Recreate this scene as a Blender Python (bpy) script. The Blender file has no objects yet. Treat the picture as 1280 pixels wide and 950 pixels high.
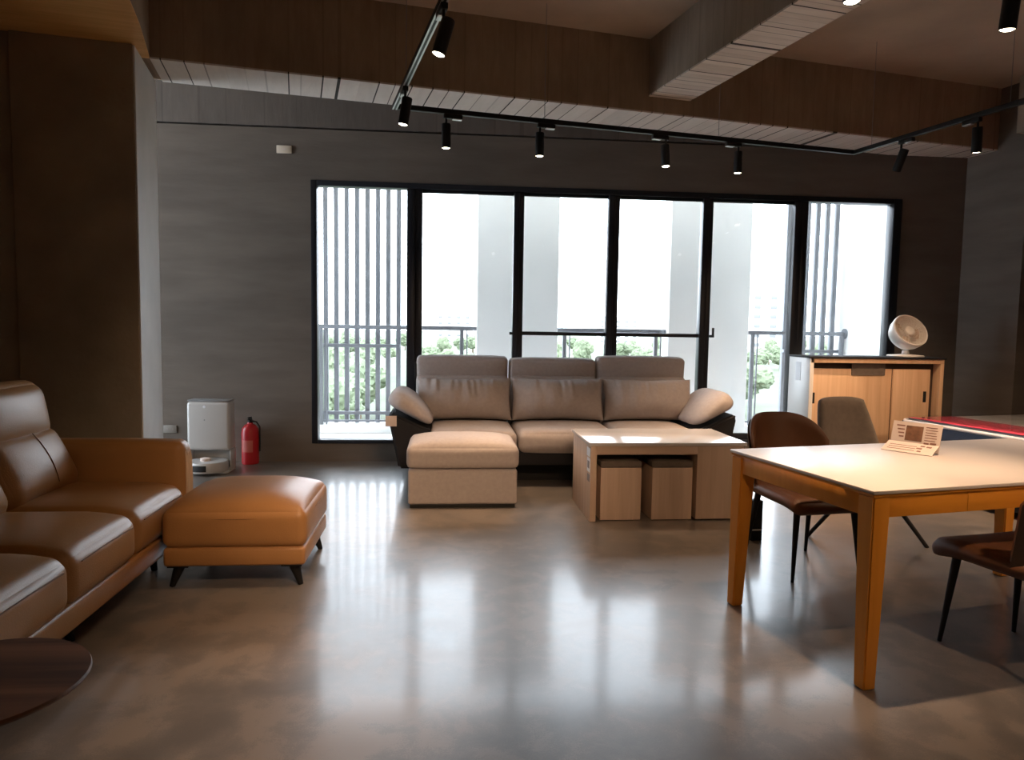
import bpy, bmesh, math, random
from mathutils import Vector, Matrix, noise
random.seed(7)
S = bpy.context.scene
COL = S.collection
R = math.radians
PI = math.pi

# ------------------------------------------------------------------ materials
def mat(name, col, rough=0.6, metal=0.0, var=0.0, vscale=4.0, bump=0.0, bscale=60.0, spec=0.5, emit=None, estr=0.0, coat=0.0, stretch=(1, 1, 1), alpha=None):
    m = bpy.data.materials.new(name); m.use_nodes = True
    nt = m.node_tree; b = nt.nodes['Principled BSDF']
    c4 = (*col, 1)
    b.inputs['Base Color'].default_value = c4
    b.inputs['Roughness'].default_value = rough
    b.inputs['Metallic'].default_value = metal
    b.inputs['Specular IOR Level'].default_value = spec
    if coat: b.inputs['Coat Weight'].default_value = coat; b.inputs['Coat Roughness'].default_value = 0.15
    if emit: b.inputs['Emission Color'].default_value = (*emit, 1); b.inputs['Emission Strength'].default_value = estr
    if var or bump:
        tc = nt.nodes.new('ShaderNodeTexCoord'); mp = nt.nodes.new('ShaderNodeMapping')
        mp.inputs['Scale'].default_value = stretch
        nt.links.new(tc.outputs['Object'], mp.inputs['Vector'])
    if var:
        n = nt.nodes.new('ShaderNodeTexNoise'); n.inputs['Scale'].default_value = vscale; n.inputs['Detail'].default_value = 6
        nt.links.new(mp.outputs[0], n.inputs['Vector'])
        r = nt.nodes.new('ShaderNodeValToRGB')
        r.color_ramp.elements[0].position = .3; r.color_ramp.elements[1].position = .72
        r.color_ramp.elements[0].color = (*[max(0, c * (1 - var)) for c in col], 1)
        r.color_ramp.elements[1].color = (*[min(1, c * (1 + var)) for c in col], 1)
        nt.links.new(n.outputs['Fac'], r.inputs['Fac']); nt.links.new(r.outputs['Color'], b.inputs['Base Color'])
    if bump:
        n2 = nt.nodes.new('ShaderNodeTexNoise'); n2.inputs['Scale'].default_value = bscale; n2.inputs['Detail'].default_value = 4
        nt.links.new(mp.outputs[0], n2.inputs['Vector'])
        bp = nt.nodes.new('ShaderNodeBump'); bp.inputs['Strength'].default_value = bump; bp.inputs['Distance'].default_value = .01
        nt.links.new(n2.outputs['Fac'], bp.inputs['Height']); nt.links.new(bp.outputs['Normal'], b.inputs['Normal'])
    return m

def board_concrete(name, c0, c1, axis=0, board=0.11, rough=0.85, rot=0.0, jdark=0.55, jgain=1.0, jw=.055, wboard=.3):
    """concrete cast against boards: each board its own tone, dark joint lines, streaky grain along the board.
    axis: the object axis across which the boards follow one another."""
    m = bpy.data.materials.new(name); m.use_nodes = True
    nt = m.node_tree; N = nt.nodes; L = nt.links; b = N['Principled BSDF']; b.inputs['Roughness'].default_value = rough
    tc = N.new('ShaderNodeTexCoord'); mp = N.new('ShaderNodeMapping'); mp.inputs['Rotation'].default_value = (0, 0, rot)
    L.new(tc.outputs['Object'], mp.inputs['Vector'])
    sx = N.new('ShaderNodeSeparateXYZ'); L.new(mp.outputs[0], sx.inputs[0])
    d = N.new('ShaderNodeMath'); d.operation = 'DIVIDE'; d.inputs[1].default_value = board; L.new(sx.outputs[axis], d.inputs[0])
    wv = N.new('ShaderNodeTexNoise'); wv.noise_dimensions = '1D'; wv.inputs['Scale'].default_value = .7; L.new(d.outputs[0], wv.inputs['W'])
    ad = N.new('ShaderNodeMath'); ad.operation = 'MULTIPLY_ADD'; ad.inputs[1].default_value = 1.1; L.new(wv.outputs['Fac'], ad.inputs[0]); L.new(d.outputs[0], ad.inputs[2])
    fl = N.new('ShaderNodeMath'); fl.operation = 'FLOOR'; L.new(ad.outputs[0], fl.inputs[0])
    fr = N.new('ShaderNodeMath'); fr.operation = 'FRACT'; L.new(ad.outputs[0], fr.inputs[0])
    wn = N.new('ShaderNodeTexWhiteNoise'); wn.noise_dimensions = '1D'; L.new(fl.outputs[0], wn.inputs['W'])
    st = N.new('ShaderNodeMapping'); sc = [3.0, 3.0, 3.0]; sc[axis] = 17.0; st.inputs['Scale'].default_value = sc
    L.new(mp.outputs[0], st.inputs['Vector'])
    ns = N.new('ShaderNodeTexNoise'); ns.inputs['Scale'].default_value = 1.0; ns.inputs['Detail'].default_value = 7; ns.inputs['Roughness'].default_value = .65; L.new(st.outputs[0], ns.inputs['Vector'])
    nl = N.new('ShaderNodeTexNoise'); nl.inputs['Scale'].default_value = 1.6; nl.inputs['Detail'].default_value = 5; L.new(mp.outputs[0], nl.inputs['Vector'])
    s1 = N.new('ShaderNodeMath'); s1.operation = 'MULTIPLY'; s1.inputs[1].default_value = wboard; L.new(wn.outputs['Value'], s1.inputs[0])
    s2 = N.new('ShaderNodeMath'); s2.operation = 'MULTIPLY_ADD'; s2.inputs[1].default_value = .9; L.new(ns.outputs['Fac'], s2.inputs[0]); L.new(s1.outputs[0], s2.inputs[2])
    s3 = N.new('ShaderNodeMath'); s3.operation = 'MULTIPLY_ADD'; s3.inputs[1].default_value = 1.0 - wboard; L.new(nl.outputs['Fac'], s3.inputs[0]); L.new(s2.outputs[0], s3.inputs[2])
    s4 = N.new('ShaderNodeMath'); s4.operation = 'SUBTRACT'; s4.inputs[1].default_value = .45; L.new(s3.outputs[0], s4.inputs[0]); s4.use_clamp = True
    mx = N.new('ShaderNodeMix'); mx.data_type = 'RGBA'; mx.inputs['A'].default_value = (*c0, 1); mx.inputs['B'].default_value = (*c1, 1); L.new(s4.outputs[0], mx.inputs['Factor'])
    lt = N.new('ShaderNodeMath'); lt.operation = 'LESS_THAN'; lt.inputs[1].default_value = jw; L.new(fr.outputs[0], lt.inputs[0])
    lm = N.new('ShaderNodeMath'); lm.operation = 'MULTIPLY'; gn = N.new('ShaderNodeMath'); gn.operation = 'MULTIPLY'; gn.inputs[1].default_value = jgain; gn.use_clamp = True; L.new(wn.outputs['Value'], gn.inputs[0])
    L.new(lt.outputs[0], lm.inputs[0]); L.new(gn.outputs[0], lm.inputs[1])
    mj = N.new('ShaderNodeMix'); mj.data_type = 'RGBA'; mj.inputs['B'].default_value = (*[c * (1 - jdark) for c in c0], 1)
    L.new(lm.outputs[0], mj.inputs['Factor']); L.new(mx.outputs['Result'], mj.inputs['A']); L.new(mj.outputs['Result'], b.inputs['Base Color'])
    bp = N.new('ShaderNodeBump'); bp.inputs['Strength'].default_value = .35; bp.inputs['Distance'].default_value = .01
    sb = N.new('ShaderNodeMath'); sb.operation = 'SUBTRACT'; L.new(s2.outputs[0], sb.inputs[0]); L.new(lm.outputs[0], sb.inputs[1]); L.new(sb.outputs[0], bp.inputs['Height']); L.new(bp.outputs['Normal'], b.inputs['Normal'])
    return m

def wood(name, c0, c1, axis=2, rough=0.45, scale=1.0, coat=0.0):
    m = bpy.data.materials.new(name); m.use_nodes = True
    nt = m.node_tree; N = nt.nodes; L = nt.links; b = N['Principled BSDF']; b.inputs['Roughness'].default_value = rough
    if coat: b.inputs['Coat Weight'].default_value = coat; b.inputs['Coat Roughness'].default_value = .2
    tc = N.new('ShaderNodeTexCoord'); mp = N.new('ShaderNodeMapping'); sc = [22 * scale] * 3; sc[axis] = 1.3 * scale; mp.inputs['Scale'].default_value = sc
    L.new(tc.outputs['Object'], mp.inputs['Vector'])
    n = N.new('ShaderNodeTexNoise'); n.inputs['Scale'].default_value = 1; n.inputs['Detail'].default_value = 8; n.inputs['Distortion'].default_value = .6; L.new(mp.outputs[0], n.inputs['Vector'])
    r = N.new('ShaderNodeValToRGB'); r.color_ramp.elements[0].position = .3; r.color_ramp.elements[1].position = .7
    r.color_ramp.elements[0].color = (*c0, 1); r.color_ramp.elements[1].color = (*c1, 1)
    L.new(n.outputs['Fac'], r.inputs['Fac']); L.new(r.outputs['Color'], b.inputs['Base Color'])
    return m

def floor_material():
    m = bpy.data.materials.new('polished_concrete'); m.use_nodes = True
    nt = m.node_tree; N = nt.nodes; L = nt.links; b = N['Principled BSDF']
    tc = N.new('ShaderNodeTexCoord')
    def nz(scale, det, dist=0.0, rg=.55):
        n = N.new('ShaderNodeTexNoise'); n.inputs['Scale'].default_value = scale; n.inputs['Detail'].default_value = det; n.inputs['Distortion'].default_value = dist; n.inputs['Roughness'].default_value = rg
        L.new(tc.outputs['Object'], n.inputs['Vector']); return n
    big = nz(.9, 6, .6); mid = nz(5.5, 8, .3, .65); fine = nz(190, 3)
    a1 = N.new('ShaderNodeMath'); a1.operation = 'MULTIPLY_ADD'; a1.inputs[1].default_value = 1.0; L.new(mid.outputs['Fac'], a1.inputs[0]); L.new(big.outputs['Fac'], a1.inputs[2])
    a2 = N.new('ShaderNodeMath'); a2.operation = 'MULTIPLY_ADD'; a2.inputs[1].default_value = .35; L.new(fine.outputs['Fac'], a2.inputs[0]); L.new(a1.outputs[0], a2.inputs[2])
    a3 = N.new('ShaderNodeMath'); a3.operation = 'MULTIPLY'; a3.inputs[1].default_value = .80; L.new(a2.outputs[0], a3.inputs[0])
    r = N.new('ShaderNodeValToRGB'); e = r.color_ramp.elements
    e[0].position = .80; e[0].color = (.098, .088, .080, 1); e[1].position = 1.0; e[1].color = (.168, .142, .122, 1)
    x = e.new(.94); x.color = (.130, .113, .100, 1)
    L.new(a3.outputs[0], r.inputs['Fac'])
    vor = N.new('ShaderNodeTexNoise'); vor.inputs['Scale'].default_value = 3.1; vor.inputs['Detail'].default_value = 10; vor.inputs['Roughness'].default_value = .75; L.new(tc.outputs['Object'], vor.inputs['Vector'])
    cr = N.new('ShaderNodeValToRGB'); cr.color_ramp.elements[0].position = .66; cr.color_ramp.elements[1].position = .74
    L.new(vor.outputs['Fac'], cr.inputs['Fac'])
    mx = N.new('ShaderNodeMix'); mx.data_type = 'RGBA'; mx.inputs['B'].default_value = (.32, .26, .20, 1)
    ml = N.new('ShaderNodeMath'); ml.operation = 'MULTIPLY'; ml.inputs[1].default_value = .8; L.new(cr.outputs['Color'], ml.inputs[0])
    L.new(ml.outputs[0], mx.inputs['Factor']); L.new(r.outputs['Color'], mx.inputs['A']); L.new(mx.outputs['Result'], b.inputs['Base Color'])
    rr = N.new('ShaderNodeMapRange'); rr.inputs['To Min'].default_value = .26; rr.inputs['To Max'].default_value = .44; L.new(mid.outputs['Fac'], rr.inputs['Value']); L.new(rr.outputs[0], b.inputs['Roughness']); b.inputs['Coat Weight'].default_value = .36; b.inputs['Coat Roughness'].default_value = .12; b.inputs['Coat IOR'].default_value = 1.45
    b.inputs['Specular IOR Level'].default_value = .55
    return m

def glass_material(name, tint=(1, 1, 1), gloss=.06):
    m = bpy.data.materials.new(name); m.use_nodes = True
    nt = m.node_tree; N = nt.nodes; L = nt.links
    N.remove(N['Principled BSDF']); out = N['Material Output']
    t = N.new('ShaderNodeBsdfTransparent'); t.inputs['Color'].default_value = (*tint, 1)
    g = N.new('ShaderNodeBsdfGlossy'); g.inputs['Roughness'].default_value = .02
    f = N.new('ShaderNodeFresnel'); f.inputs['IOR'].default_value = 1.35
    mx = N.new('ShaderNodeMixShader'); L.new(f.outputs[0], mx.inputs['Fac']); L.new(t.outputs[0], mx.inputs[1]); L.new(g.outputs[0], mx.inputs[2]); L.new(mx.outputs[0], out.inputs['Surface'])
    return m

M = {}
M['floor'] = floor_material()
M['wall'] = mat('wall_concrete', (.125, .103, .086), .85, var=.16, vscale=1.5, bump=.15, bscale=14, stretch=(1, 1, 5))
M['wall_band'] = board_concrete('wall_band_concrete', (.085, .072, .064), (.15, .125, .108), axis=0, board=.3, jdark=.3, jgain=.5)
M['beam'] = board_concrete('beam_concrete', (.20, .145, .10), (.44, .33, .24), axis=0, board=.13, jdark=.4, jgain=.35, jw=.09, wboard=.10)
M['soffit'] = board_concrete('lit_soffit_concrete', (.60, .56, .52), (.86, .82, .77), axis=0, board=.13, jdark=.93, jgain=1.8, jw=.075)  # paler than the beam sides: floor bounce light put into the colour
M['cross'] = board_concrete('cross_beam_concrete', (.19, .15, .115), (.38, .31, .24), axis=1, board=.15, jdark=.4, jgain=.35, jw=.08, wboard=.10)
M['cross_soffit'] = board_concrete('lit_cross_soffit_concrete', (.52, .44, .38), (.82, .74, .66), axis=1, board=.075, jdark=.9, jgain=1.3, jw=.14)  # cross beam underside, bounced light likewise put into its pale tone
M['column'] = mat('column_concrete', (.30, .255, .20), .8, var=.22, vscale=2.2, bump=.2, bscale=30)
M['lit_side'] = mat('column_lit_side_tone', (.74, .73, .71), .8, var=.06, vscale=3)  # pale tone stands in for window light on the column side
M['ceiling'] = mat('ceiling_concrete', (.48, .385, .30), .9, var=.2, vscale=1.1, bump=.15, bscale=20)
M['wood_soffit'] = wood('veneered_soffit', (.72, .38, .12), (.86, .50, .19), axis=0, rough=.5)
M['ext_white'] = mat('exterior_white_paint', (.93, .93, .92), .8, var=.03, vscale=2)
M['slat'] = mat('grey_slat_paint', (.20, .21, .235), .5)
M['black_alu'] = mat('black_aluminium', (.012, .014, .02), .35, .3)
M['glass'] = glass_material('window_glass')
M['black_metal'] = mat('black_metal', (.008, .008, .009), .5, .0, spec=.35)
M['black_matte'] = mat('black_matte', (.006, .006, .006), .7)
M['strip'] = mat('track_conductor', (.55, .55, .55), .35, .7)
M['lens'] = mat('lamp_lens', (1, 1, 1), .4, emit=(1, .86, .66), estr=14)
M['leather'] = mat('caramel_leather', (.38, .19, .072), .36, var=.12, vscale=3, bump=.12, bscale=180, spec=.5)
M['leather_seam'] = mat('leather_seam', (.20, .095, .038), .6)
M['leather_pipe'] = mat('pale_leather_piping', (.60, .44, .30), .45)
M['fabric'] = mat('taupe_fabric', (.41, .365, .35), .85, var=.06, vscale=40, bump=.25, bscale=400, spec=.2)
M['fabric_dark'] = mat('black_sofa_fabric', (.013, .013, .016), .7, spec=.3)
M['oak'] = wood('light_oak', (.53, .38, .28), (.64, .48, .37), axis=2, rough=.5)
M['oak_front'] = wood('sideboard_oak', (.58, .37, .22), (.70, .48, .31), axis=2, rough=.45)
M['oak_h'] = wood('light_oak_horizontal', (.53, .38, .28), (.64, .48, .37), axis=0, rough=.5)
M['white_lam'] = mat('white_laminate', (.72, .70, .68), .3)
M['gloss_white'] = mat('glossy_white_top', (.66, .63, .61), .14)
M['ceramic'] = mat('ceramic_table_top', (.66, .61, .585), .30, var=.03, vscale=3)
M['table_wood'] = wood('orange_beech', (.74, .285, .030), (.82, .34, .045), axis=2, rough=.4, scale=.8)
M['table_wood_h'] = wood('orange_beech_rail', (.72, .28, .030), (.80, .33, .043), axis=0, rough=.4, scale=.8)
M['walnut'] = wood('walnut', (.085, .032, .015), (.36, .155, .075), axis=0, rough=.5, scale=.45)
M['walnut_edge'] = mat('walnut_edge', (.22, .12, .07), .4)
M['chair_leather'] = mat('brown_chair_leather', (.135, .055, .024), .5, var=.12, vscale=6, bump=.1, bscale=200)
M['chair_dark'] = mat('dark_chair_back', (.055, .032, .022), .6, var=.1, vscale=8, bump=.1, bscale=200)
M['chair_grey'] = mat('taupe_chair_fabric', (.15, .12, .10), .85, var=.1, vscale=30, bump=.2, bscale=350)
M['white_plastic'] = mat('white_plastic', (.46, .45, .44), .35)
M['white_plastic_fan'] = mat('white_fan_plastic', (.80, .77, .74), .35)
M['grey_plastic'] = mat('grey_plastic', (.22, .23, .24), .3)
M['fan_inner'] = mat('fan_inner_plastic', (.52, .42, .34), .45)
M['red'] = mat('extinguisher_red', (.42, .012, .018), .35)
M['cream'] = mat('cream_plastic', (.62, .54, .44), .45)
M['outlet_grey'] = mat('outlet_grey_plastic', (.20, .185, .165), .5)
M['paper'] = mat('paper', (.66, .56, .51), .6)
M['paper_white'] = mat('white_paper', (.80, .82, .86), .6)
M['ink'] = mat('brown_ink', (.26, .13, .10), .6)
M['ink_photo'] = mat('printed_photo', (.17, .085, .05), .5, var=.4, vscale=40)
M['ink_grey'] = mat('grey_print', (.25, .22, .22), .6)
M['navy'] = mat('navy_mattress_fabric', (.035, .055, .105), .5, var=.15, vscale=12)
M['mattress_grey'] = mat('grey_mattress_top', (.36, .37, .39), .45, var=.2, vscale=5)
M['red_band'] = mat('red_mattress_band', (.50, .065, .12), .25, var=.1, vscale=9)
M['pipe_white'] = mat('white_piping', (.72, .72, .78), .4)
M['film'] = glass_material('clear_plastic_film')
M['grass'] = mat('field_grass', (.078, .094, .058), .95, var=.3, vscale=.05)
M['leaf_a'] = mat('tree_leaves', (.150, .180, .112), .9, var=.25, vscale=.5)
M['leaf_b'] = mat('dark_tree_leaves', (.130, .160, .098), .9, var=.25, vscale=.5)
M['bark'] = mat('bark', (.12, .09, .06), .9)
M['far_wall'] = mat('far_building_plaster', (.78, .76, .73), .9)
M['far_win'] = mat('far_building_window', (.16, .165, .17), .5)

# ------------------------------------------------------------------ mesh helpers
def obj(name, bm, m, parent=None, smooth=True, ang=38):
    me = bpy.data.meshes.new(name)
    bmesh.ops.recalc_face_normals(bm, faces=bm.faces)
    bm.to_mesh(me); bm.free()
    if smooth:
        for p in me.polygons: p.use_smooth = True
        me.set_sharp_from_angle(angle=R(ang))
    ms = m if isinstance(m, (list, tuple)) else [m]
    for x in ms: me.materials.append(M[x] if isinstance(x, str) else x)
    o = bpy.data.objects.new(name, me); COL.objects.link(o)
    if parent: o.parent = parent
    return o

def tag(o, label=None, cat=None, group=None, kind=None):
    if label: o['label'] = label
    if cat: o['category'] = cat
    if group: o['group'] = group
    if kind: o['kind'] = kind
    return o

def thing(name, label, cat, loc=(0, 0, 0), rz=0.0, group=None):
    o = bpy.data.objects.new(name, None); COL.objects.link(o)
    o.empty_display_size = .1
    o.location = loc; o.rotation_euler = (0, 0, rz)
    return tag(o, label, cat, group)

def struct(name, bm, m, parent=None, **k):
    o = obj(name, bm, m, parent, **k)
    if not parent: o['kind'] = 'structure'
    return o

def dup(root, loc, rz, label=None, group=None):
    r = root.copy(); COL.objects.link(r); r.location = loc; r.rotation_euler = (0, 0, rz)
    if label: r['label'] = label
    if group: r['group'] = group
    for ch in list(root.children):
        c = ch.copy(); COL.objects.link(c); c.parent = r
        for g in list(ch.children):
            d = g.copy(); COL.objects.link(d); d.parent = c
    return r

def box(bm, x0, x1, y0, y1, z0, z1, bev=0.0, seg=2, mtx=None, mi=0):
    r = bmesh.ops.create_cube(bm, size=1)
    vs = r['verts']
    for v in vs:
        v.co = Vector(((x0 + x1) / 2 + v.co.x * (x1 - x0), (y0 + y1) / 2 + v.co.y * (y1 - y0), (z0 + z1) / 2 + v.co.z * (z1 - z0)))
    fs = set(f for v in vs for f in v.link_faces)
    for f in fs: f.material_index = mi
    allv = list(vs)
    if bev:
        es = list(set(e for v in vs for e in v.link_edges))
        rr = bmesh.ops.bevel(bm, geom=es, offset=bev, segments=seg, profile=.5, affect='EDGES', clamp_overlap=True)
        allv = list(set([v for v in rr['verts']] + [v for v in vs if v.is_valid]))
        for f in rr['faces']: f.material_index = mi
    if mtx is not None:
        for v in allv: v.co = mtx @ v.co
    return allv

def B(*a, **k):
    bm = bmesh.new(); box(bm, *a, **k); return bm

def coords(h, r, n):
    """sample positions from -h to h, dense where the corner of radius r bends"""
    k = 5
    out = [-h + r * (1 - math.cos(i / k * PI / 2)) for i in range(k + 1)]
    mid = [-(h - r) + (2 * (h - r)) * i / n for i in range(1, n)]
    return out + mid + [-x for x in reversed(out)]

def cushion(bm, c, s, r, crown=(0, 0, 0), n=8, mtx=None, fn=None, low=True):
    """rounded box with bulging sides; crown = how far the x, y and z faces bulge. low=False keeps the underside flat"""
    hx, hy, hz = s[0] / 2, s[1] / 2, s[2] / 2
    r = min(r, hx * .98, hy * .98, hz * .98)
    cs = [coords(hx, r, n), coords(hy, r, n), coords(hz, r, max(2, n // 2))]
    H = (hx, hy, hz)
    vd = {}
    def V(p):
        key = tuple(round(t, 6) for t in p)
        if key in vd: return vd[key]
        q = Vector(p); inn = Vector([max(-(H[i] - r), min(H[i] - r, p[i])) for i in range(3)])
        dd = q - inn
        if dd.length > 1e-9: q = inn + dd.normalized() * r
        u, v, w = p[0] / hx, p[1] / hy, p[2] / hz
        q.x += crown[0] * u * (1 - v * v) * (1 - w * w)
        q.y += crown[1] * v * (1 - u * u) * (1 - w * w)
        if low or w > 0: q.z += crown[2] * w * (1 - u ** 4) * (1 - v ** 4)
        if fn: q = fn(q, u, v, w)
        q = q + Vector(c)
        if mtx is not None: q = mtx @ q
        vd[key] = bm.verts.new(q); return vd[key]
    for ax in range(3):
        a, b_ = (ax + 1) % 3, (ax + 2) % 3
        for sg in (-1, 1):
            for i in range(len(cs[a]) - 1):
                for j in range(len(cs[b_]) - 1):
                    quad = []
                    for (ii, jj) in ((i, j), (i + 1, j), (i + 1, j + 1), (i, j + 1)):
                        p = [0, 0, 0]; p[ax] = sg * H[ax]; p[a] = cs[a][ii]; p[b_] = cs[b_][jj]
                        quad.append(V(p))
                    if sg < 0: quad.reverse()
                    if len(set(quad)) == 4:
                        try: bm.faces.new(quad)
                        except ValueError: pass
    return bm

def CU(*a, **k): return cushion(bmesh.new(), *a, **k)

def tube(bm, pts, rad, seg=10, cap=True):
    """tube along a polyline; rad is a number or one radius per point"""
    pts = [Vector(p) for p in pts]; n = len(pts)
    rr = rad if isinstance(rad, (list, tuple)) else [rad] * n
    rings = []; up = None
    for i, p in enumerate(pts):
        t = (pts[min(i + 1, n - 1)] - pts[max(i - 1, 0)]).normalized()
        if up is None: up = t.orthogonal().normalized()
        up = (up - t * up.dot(t)).normalized(); sd = t.cross(up)
        rings.append([bm.verts.new(p + (up * math.cos(2 * PI * k / seg) + sd * math.sin(2 * PI * k / seg)) * rr[i]) for k in range(seg)])
    for a, b_ in zip(rings, rings[1:]):
        for k in range(seg): bm.faces.new((a[k], a[(k + 1) % seg], b_[(k + 1) % seg], b_[k]))
    if cap: bm.faces.new(list(reversed(rings[0]))); bm.faces.new(rings[-1])
    return bm

def T(*a, **k): return tube(bmesh.new(), *a, **k)

def lathe(bm, prof, seg=32, c=(0, 0, 0), mtx=None):
    rings = []
    for (r, z) in prof:
        ring = []
        for k in range(seg):
            a = 2 * PI * k / seg
            q = Vector((c[0] + r * math.cos(a), c[1] + r * math.sin(a), c[2] + z))
            if mtx is not None: q = mtx @ q
            ring.append(bm.verts.new(q))
        rings.append(ring)
    for a, b_ in zip(rings, rings[1:]):
        for k in range(seg): bm.faces.new((a[k], a[(k + 1) % seg], b_[(k + 1) % seg], b_[k]))
    bm.faces.new(list(reversed(rings[0]))); bm.faces.new(rings[-1])
    return bm

def LA(*a, **k): return lathe(bmesh.new(), *a, **k)

def prism(poly, z0, z1, bm=None, mtx=None):
    """polygon in XY pulled up from z0 to z1"""
    bm = bm or bmesh.new()
    f = lambda x, y, z: bm.verts.new((mtx @ Vector((x, y, z))) if mtx is not None else (x, y, z))
    lo = [f(x, y, z0) for x, y in poly]; hi = [f(x, y, z1) for x, y in poly]
    n = len(poly)
    for i in range(n): bm.faces.new((lo[i], lo[(i + 1) % n], hi[(i + 1) % n], hi[i]))
    bm.faces.new(list(reversed(lo))); bm.faces.new(hi)
    return bm

def shell(fn, nu, nv, th):
    """closed sheet of thickness th following fn(u, v), u and v from 0 to 1"""
    bm = bmesh.new(); e = 1e-3
    P = [[Vector(fn(i / nu, j / nv)) for j in range(nv + 1)] for i in range(nu + 1)]
    a = []; b_ = []
    for i in range(nu + 1):
        ra = []; rb = []
        for j in range(nv + 1):
            du = P[min(i + 1, nu)][j] - P[max(i - 1, 0)][j]; dv = P[i][min(j + 1, nv)] - P[i][max(j - 1, 0)]
            nn = du.cross(dv); nn = nn.normalized() if nn.length > 1e-9 else Vector((0, 0, 1))
            u, v = i / nu, j / nv
            edge = min(1, 7 * min(u, 1 - u, v, 1 - v)) ; t = th * (.35 + .65 * math.sqrt(max(0, 1 - (1 - edge) ** 2)))
            ra.append(bm.verts.new(P[i][j] + nn * t / 2)); rb.append(bm.verts.new(P[i][j] - nn * t / 2))
        a.append(ra); b_.append(rb)
    for i in range(nu):
        for j in range(nv):
            bm.faces.new((a[i][j], a[i + 1][j], a[i + 1][j + 1], a[i][j + 1]))
            bm.faces.new((b_[i][j + 1], b_[i + 1][j + 1], b_[i + 1][j], b_[i][j]))
    for i in range(nu):
        bm.faces.new((b_[i][0], b_[i + 1][0], a[i + 1][0], a[i][0])); bm.faces.new((a[i][nv], a[i + 1][nv], b_[i + 1][nv], b_[i][nv]))
    for j in range(nv):
        bm.faces.new((a[0][j], a[0][j + 1], b_[0][j + 1], b_[0][j])); bm.faces.new((b_[nu][j], b_[nu][j + 1], a[nu][j + 1], a[nu][j]))
    return bm

# building grid: beams, tracks and dining table run 11.3 degrees off the window wall
TH = R(11.3); dx, dy = math.cos(TH), math.sin(TH)
def G(d, n, z=0.0): return Vector((d * dx - n * dy, d * dy + n * dx, z))
GM = Matrix.Rotation(TH, 4, 'Z')
def grid_obj(name, bm, m, **k):
    o = struct(name, bm, m, **k); o.rotation_euler = (0, 0, TH); return o

# ------------------------------------------------------------------ room
WY = 6.97; CE = 3.65; ZB = 3.07
fb = bmesh.new(); box(fb, -6, 9.5, -4.5, 7.12, -.2, 0); struct('floor', fb, 'floor', smooth=False)
cb = bmesh.new(); box(cb, -6, 9.5, -4.5, 8.9, CE, CE + .25); struct('ceiling', cb, 'ceiling', smooth=False)
# window wall with its opening
WX0, WX1, WZ0, WZ1 = -1.255, 4.535, .175, 2.64
wb = bmesh.new()
box(wb, -4.6, WX0, WY, WY + .2, 0, 3.1); box(wb, WX1, 6.6, WY, WY + .2, 0, 3.1)
box(wb, WX0, WX1, WY, WY + .2, 0, WZ0); box(wb, WX0, WX1, WY, WY + .2, WZ1, 3.1)
struct('wall_back', wb, 'wall', smooth=False)
struct('wall_back_upper', B(-4.6, 6.6, WY - .012, WY + .2, 3.115, CE), 'wall_band', smooth=False)
grid_obj('wall_right', B(6.47, 6.9, 5.17, 5.88, 0, CE), 'wall', smooth=False)
grid_obj('wall_right_recess', B(7.3, 7.5, -5, 5.6, 0, CE), 'column', smooth=False)
grid_obj('wall_left', B(-4.4, -1.67, 5.262, 5.42, 0, CE), 'column', smooth=False)
grid_obj('wall_left_side', B(-4.6, -4.4, -5, 5.42, 0, CE), 'column', smooth=False)
grid_obj('wall_front', B(-4.6, 7.5, -4.0, -3.8, 0, CE), 'column', smooth=False)
grid_obj('column', B(-1.67, -.985, 5.235, 5.975, 0, ZB, bev=.008), 'column')
grid_obj('column_lit_side', B(-.985, -.975, 5.243, 5.975, 0, ZB - .005, bev=.003), 'lit_side', smooth=False)  # thin added layer, window light put into its pale colour
# beams
grid_obj('ceiling_beam', B(-4.4, 6.6, 5.49, 5.98, ZB + .012, CE), 'beam', smooth=False)
grid_obj('ceiling_beam_soffit', B(-.93, 6.6, 5.49, 5.98, ZB, ZB + .012), 'soffit', smooth=False)
grid_obj('cross_beam', B(2.76, 3.135, -3.8, 5.49, 3.212, CE), 'cross', smooth=False)
grid_obj('cross_beam_soffit', B(2.76, 3.135, -3.8, 5.49, 3.2, 3.212), 'cross_soffit', smooth=False)
grid_obj('side_beam', prism([(-1.9, -3.8), (-.90, -3.8), (-.87, 3.8), (-.865, 4.55), (-.88, 4.9), (-.905, 5.2), (-.93, 5.49), (-1.9, 5.49)], ZB + .01, CE), 'beam', smooth=False)
grid_obj('side_beam_soffit', prism([(-4.4, -3.8), (-.90, -3.8), (-.87, 3.8), (-.865, 4.55), (-.88, 4.9), (-.905, 5.2), (-.93, 5.49), (-4.4, 5.49)], ZB, ZB + .01), 'wood_soffit', smooth=False)
grid_obj('right_beam', B(6.30, 6.9, -3.8, 5.17, 3.14, CE), 'cross', smooth=False)

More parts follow.
